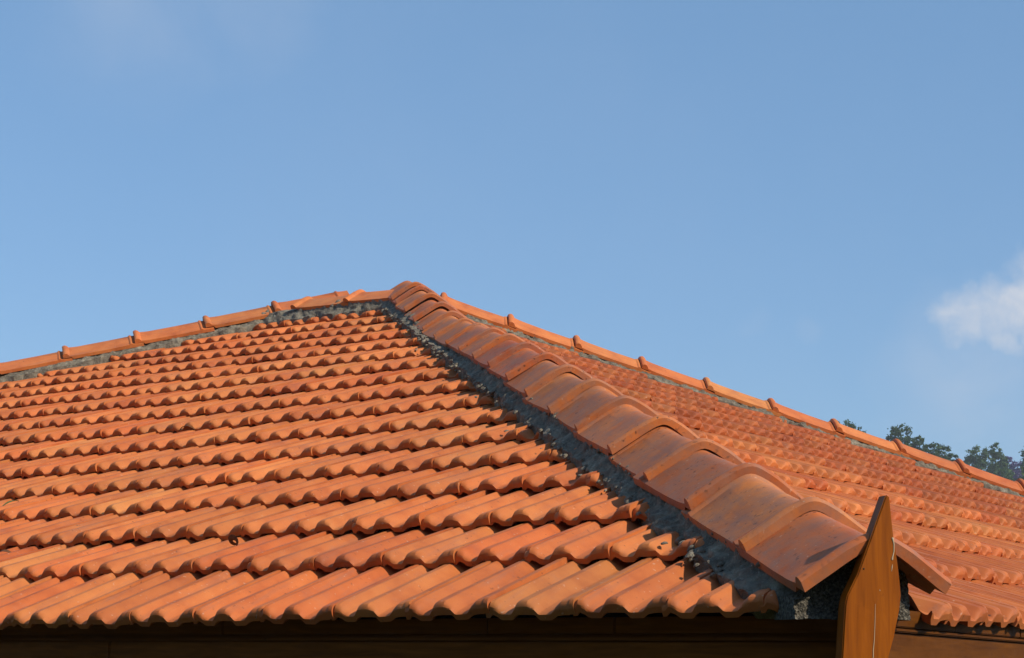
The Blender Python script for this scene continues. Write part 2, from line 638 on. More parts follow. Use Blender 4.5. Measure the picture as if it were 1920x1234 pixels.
def slope_matrix(side, x, s, lift):
    """side L: x runs along the left eave; side R: x runs along the right eave (world y)"""
    if side == 'L':
        X, Y, Z = Vector((1, 0, 0)), Vector((0, CP, SP)), Vector((0, -SP, CP))
        o = Vector((x, s * CP, s * SP + lift))
    else:
        X, Y, Z = Vector((0, 1, 0)), Vector((-CP, 0, SP)), Vector((SP, 0, CP))
        o = Vector((-s * CP, x, s * SP + lift))
    m = Matrix((X, Y, Z)).transposed().to_4x4()
    m.translation = o
    return m


for side in 'LR':
    for k in range(NROW):
        s = k * G - (EXTRA_EAVE if k == 0 else 0)
        yk = s * CP
        if side == 'L':
            x_lo, x_hi = -LX + yk, -yk
            phase = -0.2355 + (0.5 * TW if k % 2 else 0)
        else:
            x_lo, x_hi = yk, LY - yk
            phase = 1.6305 + (0.5 * TW if k % 2 else 0)
        i0 = math.floor((x_lo - 0.5 - phase) / TW)
        i1 = math.ceil((x_hi + 0.5 - phase) / TW)
        row_d = random.gauss(0, 0.003)
        for i in range(i0, i1 + 1):
            xj = phase + i * TW
            mid = xj + TW / 2
            P = slope_matrix(side, mid, s, 0).translation
            p2 = slope_matrix(side, mid, s + G * 0.5, 0).translation
            # distance of the nose to the hips that bound the slope
            if side == 'L':
                dA = -(P.x + P.y) / R2
                dB = (P.x - P.y + LX) / R2
            else:
                dA = (P.x + P.y) / R2
                dB = (P.x - P.y + LY) / R2
            if dA < HIP_CUT - 0.16 or dB < HIP_CUT - 0.16:
                continue
            q = project(p2)
            if q is None or q[0] < -650 or q[0] > 2620:
                continue
            lift = settle(mid, k) if side == 'L' else 0.0
            dl = (settle(mid, k + 1) - lift) if side == 'L' else 0.0
            slip = random.random() < 0.045
            m = slope_matrix(side, xj + random.gauss(0, 0.0012), s + row_d + random.gauss(0, 0.0032) - (random.uniform(0.006, 0.016) if slip and k > 0 else 0), lift + random.gauss(0, 0.0014))
            m = m @ Matrix.Rotation(math.radians(random.gauss(0, 0.45 + 1.1 * slip)), 4, 'Z') @ Matrix.Rotation(math.radians(random.gauss(0, 0.45)), 4, 'Y') @ Matrix.Rotation(math.radians(random.gauss(0, 0.22)) + math.atan(dl / G), 4, 'X')
            cuts = []
            reach = 0.36
            if side == 'L':
                if dA < reach + 0.1:
                    cuts.append((Vector((-HIP_CUT / R2, -HIP_CUT / R2, 0)), Vector((1, 1, 0))))
                if dB < reach:
                    cuts.append((Vector((-LX + HIP_CUT / R2, -HIP_CUT / R2, 0)), Vector((-1, 1, 0))))
                if k == NROW - 1:
                    cuts.append((Vector((0, SPAN - 0.09, 0)), Vector((0, 1, 0))))
            else:
                if dA < reach:
                    cuts.append((Vector((HIP_CUT / R2, HIP_CUT / R2, 0)), Vector((-1, -1, 0))))
                if dB < reach + 0.1:
                    cuts.append((Vector((0 + HIP_CUT / R2, LY - HIP_CUT / R2, 0)), Vector((-1, 1, 0))))
                if k == NROW - 1:
                    cuts.append((Vector((-SPAN + 0.09, 0, 0)), Vector((-1, 0, 0))))
            # a redder, duller batch was laid on the far upper part of the right slope
            tint = tint_of()
            if side == 'R':
                old = (mid - (2.05 + 0.62 * k * 0 + (8.6 - k) * 0.42)) / 0.5
                f = min(1, max(0, old + random.gauss(0, 0.12)))
                if k <= 1:
                    f = max(f, 0.45)
                tint = tuple(a + (b - a) * f for a, b in zip(tint, tint_of(0.72, 0.12)))
            vis = 0 < q[0] < 1920 and q[1] < 1260
            if side == 'R' and hidden_by_hip(p2 + Vector((0, 0, 0.02))):
                vis = False
            fs = abs((CAM - p2).normalized().dot(m.to_3x3() @ Vector((0, 0, 1))))
            area = fs / q[2] ** 2 if vis else 0.0
            specs.append([area, m, cuts, tint, k, side])

specs.sort(key=lambda e: -e[0])


def cut_mesh(src, m, cuts):
    inv = m.inverted()
    bm = bmesh.new()
    bm.from_mesh(src)
    for co, no in cuts:
        lc = inv @ co
        ln = (inv.to_3x3() @ no).normalized()
        r = bmesh.ops.bisect_plane(bm, geom=bm.verts[:] + bm.edges[:] + bm.faces[:], plane_co=lc, plane_no=ln, clear_outer=True)
        ed = [e for e in r['geom_cut'] if isinstance(e, bmesh.types.BMEdge) and e.is_valid]
        if ed:
            try:
                bmesh.ops.holes_fill(bm, edges=ed, sides=0)
            except Exception:
                pass
    if not bm.faces:
        bm.free()
        return None
    me = src.copy()
    bm.to_mesh(me)
    bm.free()
    return me


N_SINGLE = 300
fv, ff, ft = [], [], []
n_made = 0
for area, m, cuts, tint, k, side in specs:
    if n_made < N_SINGLE and area > 0:
        me = random.choice(TILES)
        if cuts:
            me = cut_mesh(me, m, cuts)
            if me is None:
                continue
        o = link(bpy.data.objects.new('roof_tile', me))
        o.color = tint
        put(o, m)
        n_made += 1
    else:
        src = random.choice(TILE_LOW)
        me = cut_mesh(src, m, cuts) if cuts else src
        if me is None:
            continue
        b0 = len(fv)
        mh = m.copy()
        mh.translation = mh.translation + HOFF
        fv.extend(tuple(mh @ v.co) for v in me.vertices)
        for p in me.polygons:
            ff.append(tuple(b0 + i for i in p.vertices))
            ft.extend([tint] * len(p.vertices))
        if me is not src:
            bpy.data.meshes.remove(me)
field = mesh_obj('roof_tiles', fv, ff, CLAY_FIELD, roof, 17)
ca = field.data.color_attributes.new('tint', 'FLOAT_COLOR', 'CORNER')
ca.data.foreach_set('color', np.array(ft, dtype=np.float32).ravel())
field['kind'] = 'stuff'


# ------------------------------------------------------------------ hip and ridge tiles
HW = 0.152


def hip_profile(x, slope=0.74):
    """top of the body over the hip line, rounded crest, flanks flaring out a little"""
    r = 0.023
    z = 0.132 - slope * (math.sqrt(x * x + r * r) - r)
    return z


def hip_tile_mesh(name, length, seed, slope=0.74, flip=False):
    """y = 0 at the collared end"""
    hw = HW if slope < 0.7 else 0.143
    xs = [hw * math.sin(math.pi / 2 * (i / 13.0)) * (0.55 + 0.45 * abs(i) / 13.0) for i in range(-13, 14)]
    ys = [0.0, 0.003, 0.008, 0.014, 0.021, 0.028, 0.035, 0.042, 0.050, 0.060, 0.075, 0.10, 0.18, 0.28, length - 0.088, length - 0.082, length - 0.076, length - 0.070, length - 0.064, length - 0.03, length]
    off = Vector((seed * 2.3, seed * 5.1, 0.7))

    def bump(y):
        if y < 0.042:
            c = 0.0245 * math.sin(math.pi * min(1, max(0, (y + 0.010) / 0.052))) ** 0.7
            return max(c, 0.004)
        if y < 0.050:
            return 0.004
        if y < 0.11:
            return 0.004 * (1 - (y - 0.05) / 0.06) ** 2
        d = abs(y - (length - 0.076))
        return 0.011 * max(0, 1 - (d / 0.014) ** 2)

    vt, fc = [], []
    nx, ny = len(xs), len(ys)
    th = 0.014
    for lay in (0, 1):
        for y in ys:
            for x in xs:
                b = bump(y)
                z = hip_profile(x, slope) + 0.0022 * noise.noise(Vector((x * 12, y * 5, 0)) + off)
                z -= 0.016 * (y / length)
                # collars stand off square to the surface
                nxs = math.copysign(min(1, abs(x) / 0.06), x) * 0.5
                px, pz = x + nxs * b * 0.9, z + b * 0.86
                yy = y + 0.002 * noise.noise(Vector((x * 20, y * 3, 9)) + off)
                if lay:
                    px, pz = (x * 0.955, z - th - 0.004) if y > 0.05 else (x * 0.985, z - th + 0.009)
                vt.append((px, yy, pz))
    n = nx * ny
    for j in range(ny - 1):
        for i in range(nx - 1):
            a = j * nx + i
            fc.append((a, a + 1, a + nx + 1, a + nx))
            fc.append((n + a, n + a + nx, n + a + nx + 1, n + a + 1))
    for i in range(nx - 1):
        fc.append((i, n + i, n + i + 1, i + 1))
        a = (ny - 1) * nx + i
        fc.append((a, a + 1, n + a + 1, n + a))
    for j in range(ny - 1):
        a = j * nx
        fc.append((a, a + nx, n + a + nx, n + a))
        b = j * nx + nx - 1
        fc.append((b, n + b, n + b + nx, b + nx))
    if flip:
        vt = [(-x, length - y - 0.0, z) for x, y, z in vt]
    me = bpy.data.meshes.new(name)
    me.from_pydata(vt, [], fc)
    bm = bmesh.new()
    bm.from_mesh(me)
    bmesh.ops.recalc_face_normals(bm, faces=bm.faces)
    bm.to_mesh(me)
    bm.free()
    me.shade_smooth()
    me.set_sharp_from_angle(angle=math.radians(42))
    me.materials.append(CLAY_HIP_DIM if slope > 0.7 else CLAY)
    return me


HIPS = [hip_tile_mesh('hip_tile', 0.50, i) for i in range(4)]
HIPS_UP = [hip_tile_mesh('hip_tile', 0.50, 20 + i, 0.62) for i in range(3)]
HIPS_FLAT = [hip_tile_mesh('hip_tile', 0.50, 30 + i, 0.62) for i in range(3)]


def frame(o, a):
    """matrix with y along a, x level, z up"""
    a = a.normalized()
    x = a.cross(Vector((0, 0, 1))).normalized()
    z = x.cross(a).normalized()
    m = Matrix((x, a, z)).transposed().to_4x4()
    m.translation = o
    return m


def lay_hip(name, origin, axis, starts, meshes, lift, jit=1.0, cut_to=None):
    for d in starts:
        h = lift(d) if callable(lift) else lift
        o = link(bpy.data.objects.new(name, random.choice(meshes)))
        m = frame(origin + axis.normalized() * d + Vector((0, 0, h)), axis)
        m = m @ Matrix.Rotation(math.radians(random.gauss(0, 0.6) * jit), 4, 'Z') @ Matrix.Rotation(math.radians(random.gauss(0, 1.2) * jit), 4, 'Y') @ Matrix.Rotation(math.radians(random.gauss(0.0, 0.35) * jit), 4, 'X')
        o.color = tint_of(1.16, -0.03)
        put(o, m)
        yield o


HA = Vector((-1, 1, TP))
HL = HA.length


def front_lift(d):
    return -0.052 * math.exp(-((d - 5.5) / 1.05) ** 2) - 0.006


A1 = Vector((-SPAN, SPAN, SPAN * TP))
A2 = A1 + Vector((-RIDGE, 0, 0))
front_d = [0.004, 0.354, 0.785, 1.16, 1.575, 1.996, 2.422, 2.839, 3.246, 3.66, 4.06, 4.45, 4.87, 5.30, 5.73, 6.15, 6.58, 7.02, 7.28]
for o in lay_hip('hip_tile', Vector((-0.0085, -0.0085, 0)), HA, front_d, HIPS, front_lift):
    o.color = tint_of(0.97, 0.03)  # duller tint also paints in the low light on these caps
# right hip: the collars cap the upper ends
RA = Vector((1, 1, -TP))
right_d = [0.177 + 0.436 * i - 0.03 for i in range(14)]
for i, o in enumerate(lay_hip('hip_tile', A1, RA, right_d, HIPS_UP, -0.034, 0.5)):
    if i >= 7:
        o.color = tint_of(0.92, 0.08)
# left hip: collars at the lower ends
LA = Vector((1, 1, TP))
far = A2 + Vector((-1, -1, -TP)) * SPAN
left_len = (A2 - far).length
left_d = [left_len - (0.424 + 0.45 * i) - 0.025 for i in range(-1, 12)]
left_d = [d for d in left_d if d > 0]
list(lay_hip('hip_tile', far, LA, left_d, HIPS_FLAT, -0.030, 0.5))
# short ridge, collars at its left ends
list(lay_hip('ridge_tile', A2, Vector((1, 0, 0)), [RIDGE - 0.83 - 0.025, RIDGE - 0.397 - 0.025], HIPS_FLAT, -0.03, 0.6))


# ------------------------------------------------------------------ mortar bedding
def mortar_strip(name, origin, axis, out, length, drop, lift, toe, seed, step=0.0125, start=0.0, edge0=0.036, eave=False, collars=(), cover=0.014):
    """a rough cement fillet from under the edge of the hip tiles down to the courses; out: level unit vector away from the hip"""
    a = axis.normalized()
    n = int((length - start) / step)
    rows = 12
    vt, fc = [], []
    for i in range(n + 1):
        d = start + i * step
        o = origin + a * d
        h = lift(d) if callable(lift) else lift
        q = Vector((d, seed, 0))
        edge = edge0 + h                                   # lower edge of the hip tiles
        te = toe + 0.024 * noise.noise(q * 6.0) + 0.012 * noise.noise(q * 19.0) + 0.005 * noise.noise(q * 57.0)
        te = max(te, 0.153)
        if eave:
            te = min(te, max(0.09, (0.68 * d - 0.012) * R2))
        sq = min(1.0, te / 0.150)
        low = -drop * te + cover + 0.008 * noise.noise(Vector((d * 9, seed, 4)))
        fin_ = max([math.exp(-((d - c) / 0.022) ** 2) for c in collars] or [0])
        top = edge + 0.002 + 0.006 * fin_ + 0.008 * noise.noise(Vector((d * 11, seed, 8)))
        prof = [(0.0, edge + 0.050), (0.128, top + 0.004), (0.146 + 0.006 * noise.noise(q * 17), top - 0.002)]
        for t in (0.1, 0.22, 0.35, 0.48, 0.62, 0.75, 0.88, 1.0):
            px = 0.146 + (te - 0.146) * t ** 1.25
            pz = top - 0.006 + (low - top + 0.006) * (t ** 0.8)
            prof.append((px, pz))
        prof.append((te - 0.012, -drop * te - (0.022 if eave and d < 0.5 else 0.070)))
        for j, (px, pz) in enumerate(prof):
            px = px if j > 2 and sq == 1 else (px * sq if j <= 2 else te * (0.93 + 0.07 * (j - 2) / 9))
            p = o + out * px + Vector((0, 0, pz))
            if 1 <= j <= 10:
                nz = noise.noise(p * 22) * 0.0095 + noise.noise(p * 58) * 0.0070 + noise.noise(p * 140) * 0.0034
                p = p + (out + Vector((0, 0, 0.8))) * nz + a * (noise.noise(p * 60) * 0.004)
            vt.append(p + HOFF)
    for i in range(n):
        for j in range(rows - 1):
            k = i * rows + j
            fc.append((k, k + rows, k + rows + 1, k + 1))
    o = mesh_obj(name, vt, fc, MORTAR, roof, 50)
    return o


b_l = Vector((-1, -1, 0)).normalized()
b_r = Vector((1, 1, 0)).normalized()
HLEN = SPAN * HL
mortar_strip('mortar_bed', Vector((0, 0, 0)), HA, b_l, HLEN - 0.05, TP / R2, front_lift, 0.188, 1.0, 0.008, 0.13, 0.028, True, [d - 0.012 for d in front_d[1:]], 0.022)
mortar_strip('mortar_bed', Vector((0, 0, 0)), HA, b_r, HLEN - 0.05, TP / R2, front_lift, 0.178, 2.0, 0.012, 0.30, 0.028, True, (), 0.026)
mortar_strip('mortar_bed', A1, RA, Vector((1, -1, 0)).normalized(), HLEN - 0.1, TP / R2, -0.040, 0.168, 3.0, 0.012, 0.0, 0.036, False, [d - 0.01 for d in right_d])
mortar_strip('mortar_bed', A2, Vector((-1, -1, -TP)), Vector((1, -1, 0)).normalized(), HLEN - 0.1, TP / R2, -0.042, 0.168, 4.0, 0.012, 0.0, 0.036, False, [left_len - d + 0.005 for d in left_d])
mortar_strip('mortar_bed', A2 + Vector((-0.1, 0, 0)), Vector((1, 0, 0)), Vector((0, -1, 0)), RIDGE + 0.1, TP, -0.03, 0.19, 5.0)

# splashes of mortar left on the tile ends beside the hip, and the lumps between the ridge tiles
sv, sf = [], []


def blob(P, r, squash, nrm_dir, seed):
    b0 = len(sv)
    z = nrm_dir.normalized()
    x = z.orthogonal().normalized()
    y = z.cross(x)
    rings, seg = 4, 9
    sv.append(P + z * r * squash + HOFF)
    for k in range(1, rings + 1):
        th = math.pi / 2 * k / rings * 1.15
        for i in range(seg):
            ph = 2 * math.pi * i / seg
            rr = r * (1 + 0.55 * noise.noise(Vector((math.cos(ph) * 1.4, math.sin(ph) * 1.4, seed * 3.7 + k * 0.4))))
            sv.append(P + (x * math.cos(ph) + y * math.sin(ph)) * rr * math.sin(th) + z * r * squash * math.cos(th) + HOFF)
    for i in range(seg):
        sf.append((b0, b0 + 1 + i, b0 + 1 + (i + 1) % seg))
    for k in range(rings - 1):
        for i in range(seg):
            a = b0 + 1 + k * seg + i
            b = b0 + 1 + k * seg + (i + 1) % seg
            sf.append((a, a + seg, b + seg, b))


ZL = Vector((0, -SP, CP))
for k in range(1, NROW):
    y = k * G * CP
    for c in range(1 + k % 2):
        off = random.uniform(0.18, 0.26)
        ys = y + random.uniform(0.01, 0.09)
        x = -ys - off * R2 * random.uniform(0.9, 1.1)
        blob(Vector((x, ys, ys * TP + settle(x, k) + 0.016)), random.uniform(0.003, 0.009), random.uniform(0.3, 0.6), ZL, k * 9 + c)
for xx, zz, yy, r in ((0.03, 0.015, -0.10, 0.032), (0.02, -0.01, -0.13, 0.035), (0.0, 0.045, -0.04, 0.025), (0.60, 0.0, -0.135, 0.022), (0.62, 0.03, -0.11, 0.02)):
    blob(A2 + Vector((xx, yy, zz)), r, 0.9, Vector((0, -1, 0.7)), xx * 31)
for i in range(9):
    blob(A1 + RA.normalized() * (0.02 + 0.018 * i) + Vector((0.01, -0.01, 0.075 - 0.002 * i)) + Vector((random.uniform(-0.03, 0.03), random.uniform(-0.03, 0.03), 0)), random.uniform(0.028, 0.042), 0.8, Vector((0.3, -0.3, 1)), i * 1.7)
for i in range(260):
    d = random.uniform(0.25, HLEN - 0.2)
    o = HA.normalized() * d
    if random.random() < 0.72:
        pp = random.uniform(0.176, 0.212)
        zz = -TP / R2 * pp + random.uniform(0.010, 0.026)
        blob(o + b_l * pp + Vector((0, 0, zz)), random.uniform(0.004, 0.013), random.uniform(0.5, 0.9), b_l + Vector((0, 0, 1.5)), i * 1.3)
    else:
        blob(o + b_l * 0.152 + Vector((0, 0, front_lift(d) + random.uniform(0.018, 0.030))), random.uniform(0.003, 0.008), 0.8, b_l + Vector((0, 0, 1)), i * 1.3)
spl = mesh_obj('mortar_splashes', sv, sf, MORTAR, roof, 60)
spl['kind'] = 'stuff'

# pebbly mortar stopping the open end of the hip above the corner
pv, pf = [], []
NXI, NZI = 52, 30
face_o = Vector((-0.022, 0.022, 0.0))
XA, XB = -0.158, 0.072
for j in range(NZI + 1):
    for i in range(-2, NXI + 3):
        ii = min(max(i, 0), NXI)
        x = XA + (XB - XA) * ii / NXI
        topz = hip_profile(max(-HW, min(HW, x))) - 0.010
        z0 = -0.018 + 0.006 * noise.noise(Vector((x * 30, 1, 5)))
        z = z0 + (topz - z0) * j / NZI
        p = face_o + b_r * x + Vector((0, 0, z))
        nz = 0.007 * noise.noise(p * 90) + 0.005 * noise.noise(p * 210) + 0.010 * noise.noise(p * 22)
        back = 0.06 * (abs(i - ii)) + 0.020 * (j / NZI)
        p = p + Vector((1, -1, 0)).normalized() * (nz - back)
        pv.append(p + HOFF)
NC = NXI + 5
for j in range(NZI):
    for i in range(NC - 1):
        a = j * NC + i
        pf.append((a, a + 1, a + NC + 1, a + NC))
mesh_obj('hip_end_mortar', pv, pf, PEBBLY, roof, 75)

# ------------------------------------------------------------------ eaves: fascia boards
fascia = empty('fascia', (0, 0, 0), house)
DL, DR = 0.050, -0.018          # set-back of the left and the right fascia behind the noses


def board(name, side, a0, a1, z0, z1, front, back, mat, bev=0.003):
    """a0..a1 along the eave away from the corner; front/back: distance behind the eave line"""
    if side == 'L':
        v, f = box_verts(-a1, -a0, front, back, z0, z1)
    else:
        v, f = box_verts(-back, -front, a0, a1, z0, z1)
    # the eaves are not level: both fascias drop a little away from the corner
    ref = (lambda x, y: -0.0415 + 0.0096 * x) if side == 'L' else (lambda x, y: -0.0275 - 0.018 * y)
    bm = bmesh.new()
    vs = [bm.verts.new((x, y, z + ref(x, y) - GROUND_Z)) for x, y, z in v]
    for q in f:
        bm.faces.new([vs[i] for i in q])
    bmesh.ops.recalc_face_normals(bm, faces=bm.faces)
    bmesh.ops.bevel(bm, geom=bm.edges[:], offset=bev, segments=2, affect='EDGES')
    me = bpy.data.meshes.new(name)
    bm.to_mesh(me)
    bm.free()
    me.shade_smooth()
    me.set_sharp_from_angle(angle=math.radians(40))
    me.materials.append(mat)
    o = link(bpy.data.objects.new(name, me))
    o.parent = fascia
    return o


for side, dd, mat, joints in (('L', 0.052, FASCIA_X, [0.06, 0.62, 0.95, 1.75, 2.6, 3.9, 5.4, 7.2, 9.2, 11.3]),
                              ('R', 0.014, FASCIA_Y, [0.03, 0.43, 0.845, 1.6, 2.7, 4.2, 6.0, 8.0, 10.2])):
    end = joints[-1]
    gap = 0.0085 if side == 'L' else 0.0032
    for a, b in zip(joints, joints[1:]):
        board('tilting_board', side, a + 0.0012, b - 0.0012, 0.0, 0.034, dd + random.uniform(0, 0.002), dd + 0.026, mat, 0.002)
    board('moulding', side, joints[0], end, -gap - 0.0068, -gap, dd - 0.003, dd + 0.03, mat, 0.0022)
    board('backing_strip', side, joints[0], end, -gap - 0.012, 0.006, dd + 0.014, dd + 0.033, mat, 0.001)
    for a, b in zip([joints[0], joints[3] + 0.4, joints[5]], [joints[3] + 0.4, joints[5], end]):
        board('fascia_board', side, a + 0.001, b - 0.001, -0.25, -gap - 0.0092, dd + 0.002, dd + 0.030, mat, 0.003)

# soffit and walls under the eaves
sv_, sf_ = box_verts(-LX + 0.09, -0.09, 0.09, LY - 0.09, -0.30, -0.285)
mesh_obj('soffit', [(x, y, z - GROUND_Z) for x, y, z in sv_], sf_, FASCIA_X, house)
wv, wf = box_verts(-LX + 0.75, -0.75, 0.75, LY - 0.75, GROUND_Z - 0.3, -0.302)
mesh_obj('wall', [(x, y, z - GROUND_Z) for x, y, z in wv], wf, PLASTER, house)

# ------------------------------------------------------------------ finial board at the corner
out_pts = [(-0.0018, 0.2152), (0.0048, 0.2104), (0.0075, 0.175), (0.0105, 0.1392), (0.0140, 0.1150), (0.0180, 0.085), (0.0210, 0.0539), (0.0228, 0.0272), (0.0192, 0.0005),
           (0.0075, -0.0478), (-0.0054, -0.089), (-0.022, -0.14), (-0.036, -0.21), (-0.036, -0.42), (-0.102, -0.42), (-0.102, -0.21), (-0.0985, -0.14), (-0.0963, -0.0901),
           (-0.0907, -0.0229), (-0.0875, 0.010), (-0.0835, 0.0250), (-0.0745, 0.0420), (-0.0625, 0.0640), (-0.0401, 0.1191), (-0.0186, 0.1735)]
bm = bmesh.new()
ncor = Vector((1, -1, 0)).normalized()
fo = ncor * (0.06 / R2)
vf = [bm.verts.new(fo + b_r * x + Vector((0, 0, z)) + HOFF) for x, z in out_pts]
vb = [bm.verts.new(fo - ncor * 0.036 + b_r * x + Vector((0, 0, z)) + HOFF) for x, z in out_pts]
bm.faces.new(vf[::-1])
bm.faces.new(vb)
for i in range(len(vf)):
    j = (i + 1) % len(vf)
    bm.faces.new((vf[i], vf[j], vb[j], vb[i]))
bmesh.ops.recalc_face_normals(bm, faces=bm.faces)
bmesh.ops.bevel(bm, geom=[e for e in bm.edges if len(e.link_faces) == 2 and e.calc_face_angle(0) > 1.0], offset=0.0022, segments=2, affect='EDGES')
me = bpy.data.meshes.new('finial')
bm.to_mesh(me)
bm.free()
me.shade_smooth()
me.set_sharp_from_angle(angle=math.radians(35))
me.materials.append(FINIAL)
fin = link(bpy.data.objects.new('finial', me))
fin.parent = house


def drip(name, pts, r0, mat):
    """a run of paint standing proud of the finial's face: pts are (across, height, radius)"""
    bm = bmesh.new()
    prev = None
    for (x, z, r) in pts:
        ring = []
        for i in range(8):
            a = 2 * math.pi * i / 8
            ring.append(bm.verts.new(fo + ncor * (0.0005 + 0.55 * r * math.sin(a)) + b_r * (x + r * math.cos(a)) + Vector((0, 0, z)) + HOFF))
        if prev:
            for i in range(8):
                bm.faces.new((prev[i], prev[(i + 1) % 8], ring[(i + 1) % 8], ring[i]))
        prev = ring
    me = bpy.data.meshes.new(name)
    bm.to_mesh(me)
    bm.free()
    me.shade_smooth()
    me.materials.append(mat)
    o = link(bpy.data.objects.new(name, me))
    o.parent = fin
    return o


drip('paint_drip', [(0.0085, 0.1345, 0.0008), (0.0085, 0.1325, 0.0024), (0.0090, 0.1300, 0.0018), (0.0108, 0.122, 0.0011), (0.0105, 0.108, 0.0010), (0.0078, 0.0985, 0.0012), (0.0068, 0.0945, 0.0020), (0.0066, 0.0920, 0.0012)], 0, PAINT_DRIP)
drip('paint_drip', [(0.0070, 0.084, 0.0004), (0.0060, 0.079, 0.0010), (0.0048, 0.071, 0.0004)], 0, PAINT_DRIP)
drip('paint_drip', [(-0.0290, 0.010, 0.0003), (-0.0304, -0.020, 0.0005), (-0.0326, -0.055, 0.0006), (-0.0352, -0.075, 0.0009), (-0.0360, -0.110, 0.0008), (-0.037, -0.13, 0.0006)], 0, PAINT_DRIP)
drip('paint_drip', [(-0.0195, 0.0365, 0.0003), (-0.0195, 0.0352, 0.0012), (-0.0195, 0.0338, 0.0004)], 0, PAINT_DRIP)
drip('nail', [(-0.0500, 0.0765, 0.0003), (-0.0500, 0.0755, 0.0018), (-0.0500, 0.0740, 0.0019), (-0.0500, 0.0728, 0.0003)], 0, IRON)

# ------------------------------------------------------------------ fallen leaves and a twig on the left slope
tl = NT('dried leaf')
DRYLEAF = tl.done(tl.ramp(tl.noise(60, 4, 0.6), [(0.3, (0.07, 0.022, 0.008)), (0.7, (0.20, 0.075, 0.022))]), 0.7, None, 0.3)
GREENLEAF = NT('fresh leaf').done((0.10, 0.13, 0.03), 0.6, None, 0.3)


def ribbon(name, pts, widths, up, mat, label, cat):
    """a leaf blade swept along a bent midrib, with thickness"""
    o0 = pts[0]
    vt, fc = [], []
    for i, p in enumerate(pts):
        t = (pts[min(i + 1, len(pts) - 1)] - pts[max(i - 1, 0)]).normalized()
        s_ = t.cross(up).normalized()
        nn = s_.cross(t)
        w = widths[i]
        for k, (c, hgt) in enumerate(((-1, 0.25), (0, 0), (1, 0.25))):
            vt.append(p - o0 + s_ * w * c + nn * w * hgt)
        for k, (c, hgt) in enumerate(((-1, 0.25), (0, 0), (1, 0.25))):
            vt.append(p - o0 + s_ * w * c + nn * (w * hgt - 0.0006))
    for i in range(len(pts) - 1):
        a, b = i * 6, i * 6 + 6
        fc += [(a, a + 1, b + 1, b), (a + 1, a + 2, b + 2, b + 1), (a + 3, b + 3, b + 4, a + 4), (a + 4, b + 4, b + 5, a + 5), (a, b, b + 3, a + 3), (a + 2, a + 5, b + 5, b + 2)]
    fc += [(0, 3, 4, 1), (1, 4, 5, 2)]
    e = (len(pts) - 1) * 6
    fc += [(e, e + 1, e + 4, e + 3), (e + 1, e + 2, e + 5, e + 4)]
    o = mesh_obj(name, vt, fc, mat, None, 60)
    o.location = o0
    tag(o, label, cat)
    return o


def on_slope(x, s, lift=0.0):
    k = int(s // G)
    v = s - k * G
    return Vector((x, s * CP, s * SP + settle(x, k))) + ZL * (0.0215 + v * TILT + lift)


# curled dry leaf
cpts = []
cc = on_slope(-2.118, 0.508, 0.0145)
for i in range(17):
    a = -0.6 + 5.2 * i / 16
    r = 0.0165 - 0.0035 * i / 16
    cpts.append(cc + Vector((1, 0, 0)) * r * 1.25 * math.cos(a) + ZL * r * 0.85 * math.sin(a) + Vector((0, CP, SP)) * (0.022 * i / 16 - 0.011))
ribbon('dry_leaf', cpts, [0.0015 + 0.0075 * math.sin(math.pi * (i + 0.6) / 17.6) for i in range(17)], Vector((0, CP, SP)), DRYLEAF, 'curled brown dry leaf lying on the second course of roof tiles', 'leaf')
# flat green leaf at the left margin
g0 = on_slope(-3.835, 1.125, -0.002)
gp = [g0 + Vector((0.005, CP, SP)).normalized() * (0.075 * i / 8) + Vector((0.018 * math.sin(i / 8 * 2.2), 0, 0)) + ZL * (0.010 * math.sin(i / 8 * 3.0)) for i in range(9)]
ribbon('fallen_leaf', gp, [0.001 + 0.010 * math.sin(math.pi * (i + 0.3) / 8.6) for i in range(9)], ZL, GREENLEAF, 'small green leaf on the tiles at the left edge of the picture', 'leaf')
# dark leaf
d0 = on_slope(-3.19, 0.545, -0.004)
dp = [d0 + Vector((1, 0.25 * CP, 0.25 * SP)).normalized() * (0.07 * i / 8) + ZL * (0.012 * math.sin(i / 8 * 3.1)) for i in range(9)]
ribbon('withered_leaf', dp, [0.001 + 0.009 * math.sin(math.pi * (i + 0.3) / 8.6) for i in range(9)], ZL, DRYLEAF, 'withered dark leaf on the second course, cut by the left picture edge', 'leaf')
# thin curved twig
t0 = on_slope(-1.70, 0.845, 0.001)
tp = [t0 + Vector((1, -0.12 * CP, -0.12 * SP)).normalized() * (0.062 * i / 8) + Vector((0, CP, SP)) * (-0.022 * math.sin(math.pi * i / 8)) + ZL * (-0.006 * math.sin(math.pi * i / 8)) for i in range(9)]
ribbon('twig', tp, [0.0010] * 9, ZL, DRYLEAF, 'thin bent twig resting on a tile of the third course', 'twig')
# curled dry leaf of the upper courses
h0 = on_slope(-4.06, 2.30, 0.004)
hp = [h0 + Vector((1, 0.1 * CP, 0.1 * SP)).normalized() * (0.09 * i / 8) + ZL * (0.022 * math.sin(i / 8 * 3.1)) for i in range(9)]
ribbon('dry_leaf', hp, [0.001 + 0.007 * math.sin(math.pi * (i + 0.3) / 8.6) for i in range(9)], ZL, DRYLEAF, 'arched dry leaf lying high on the middle of the left slope', 'leaf')


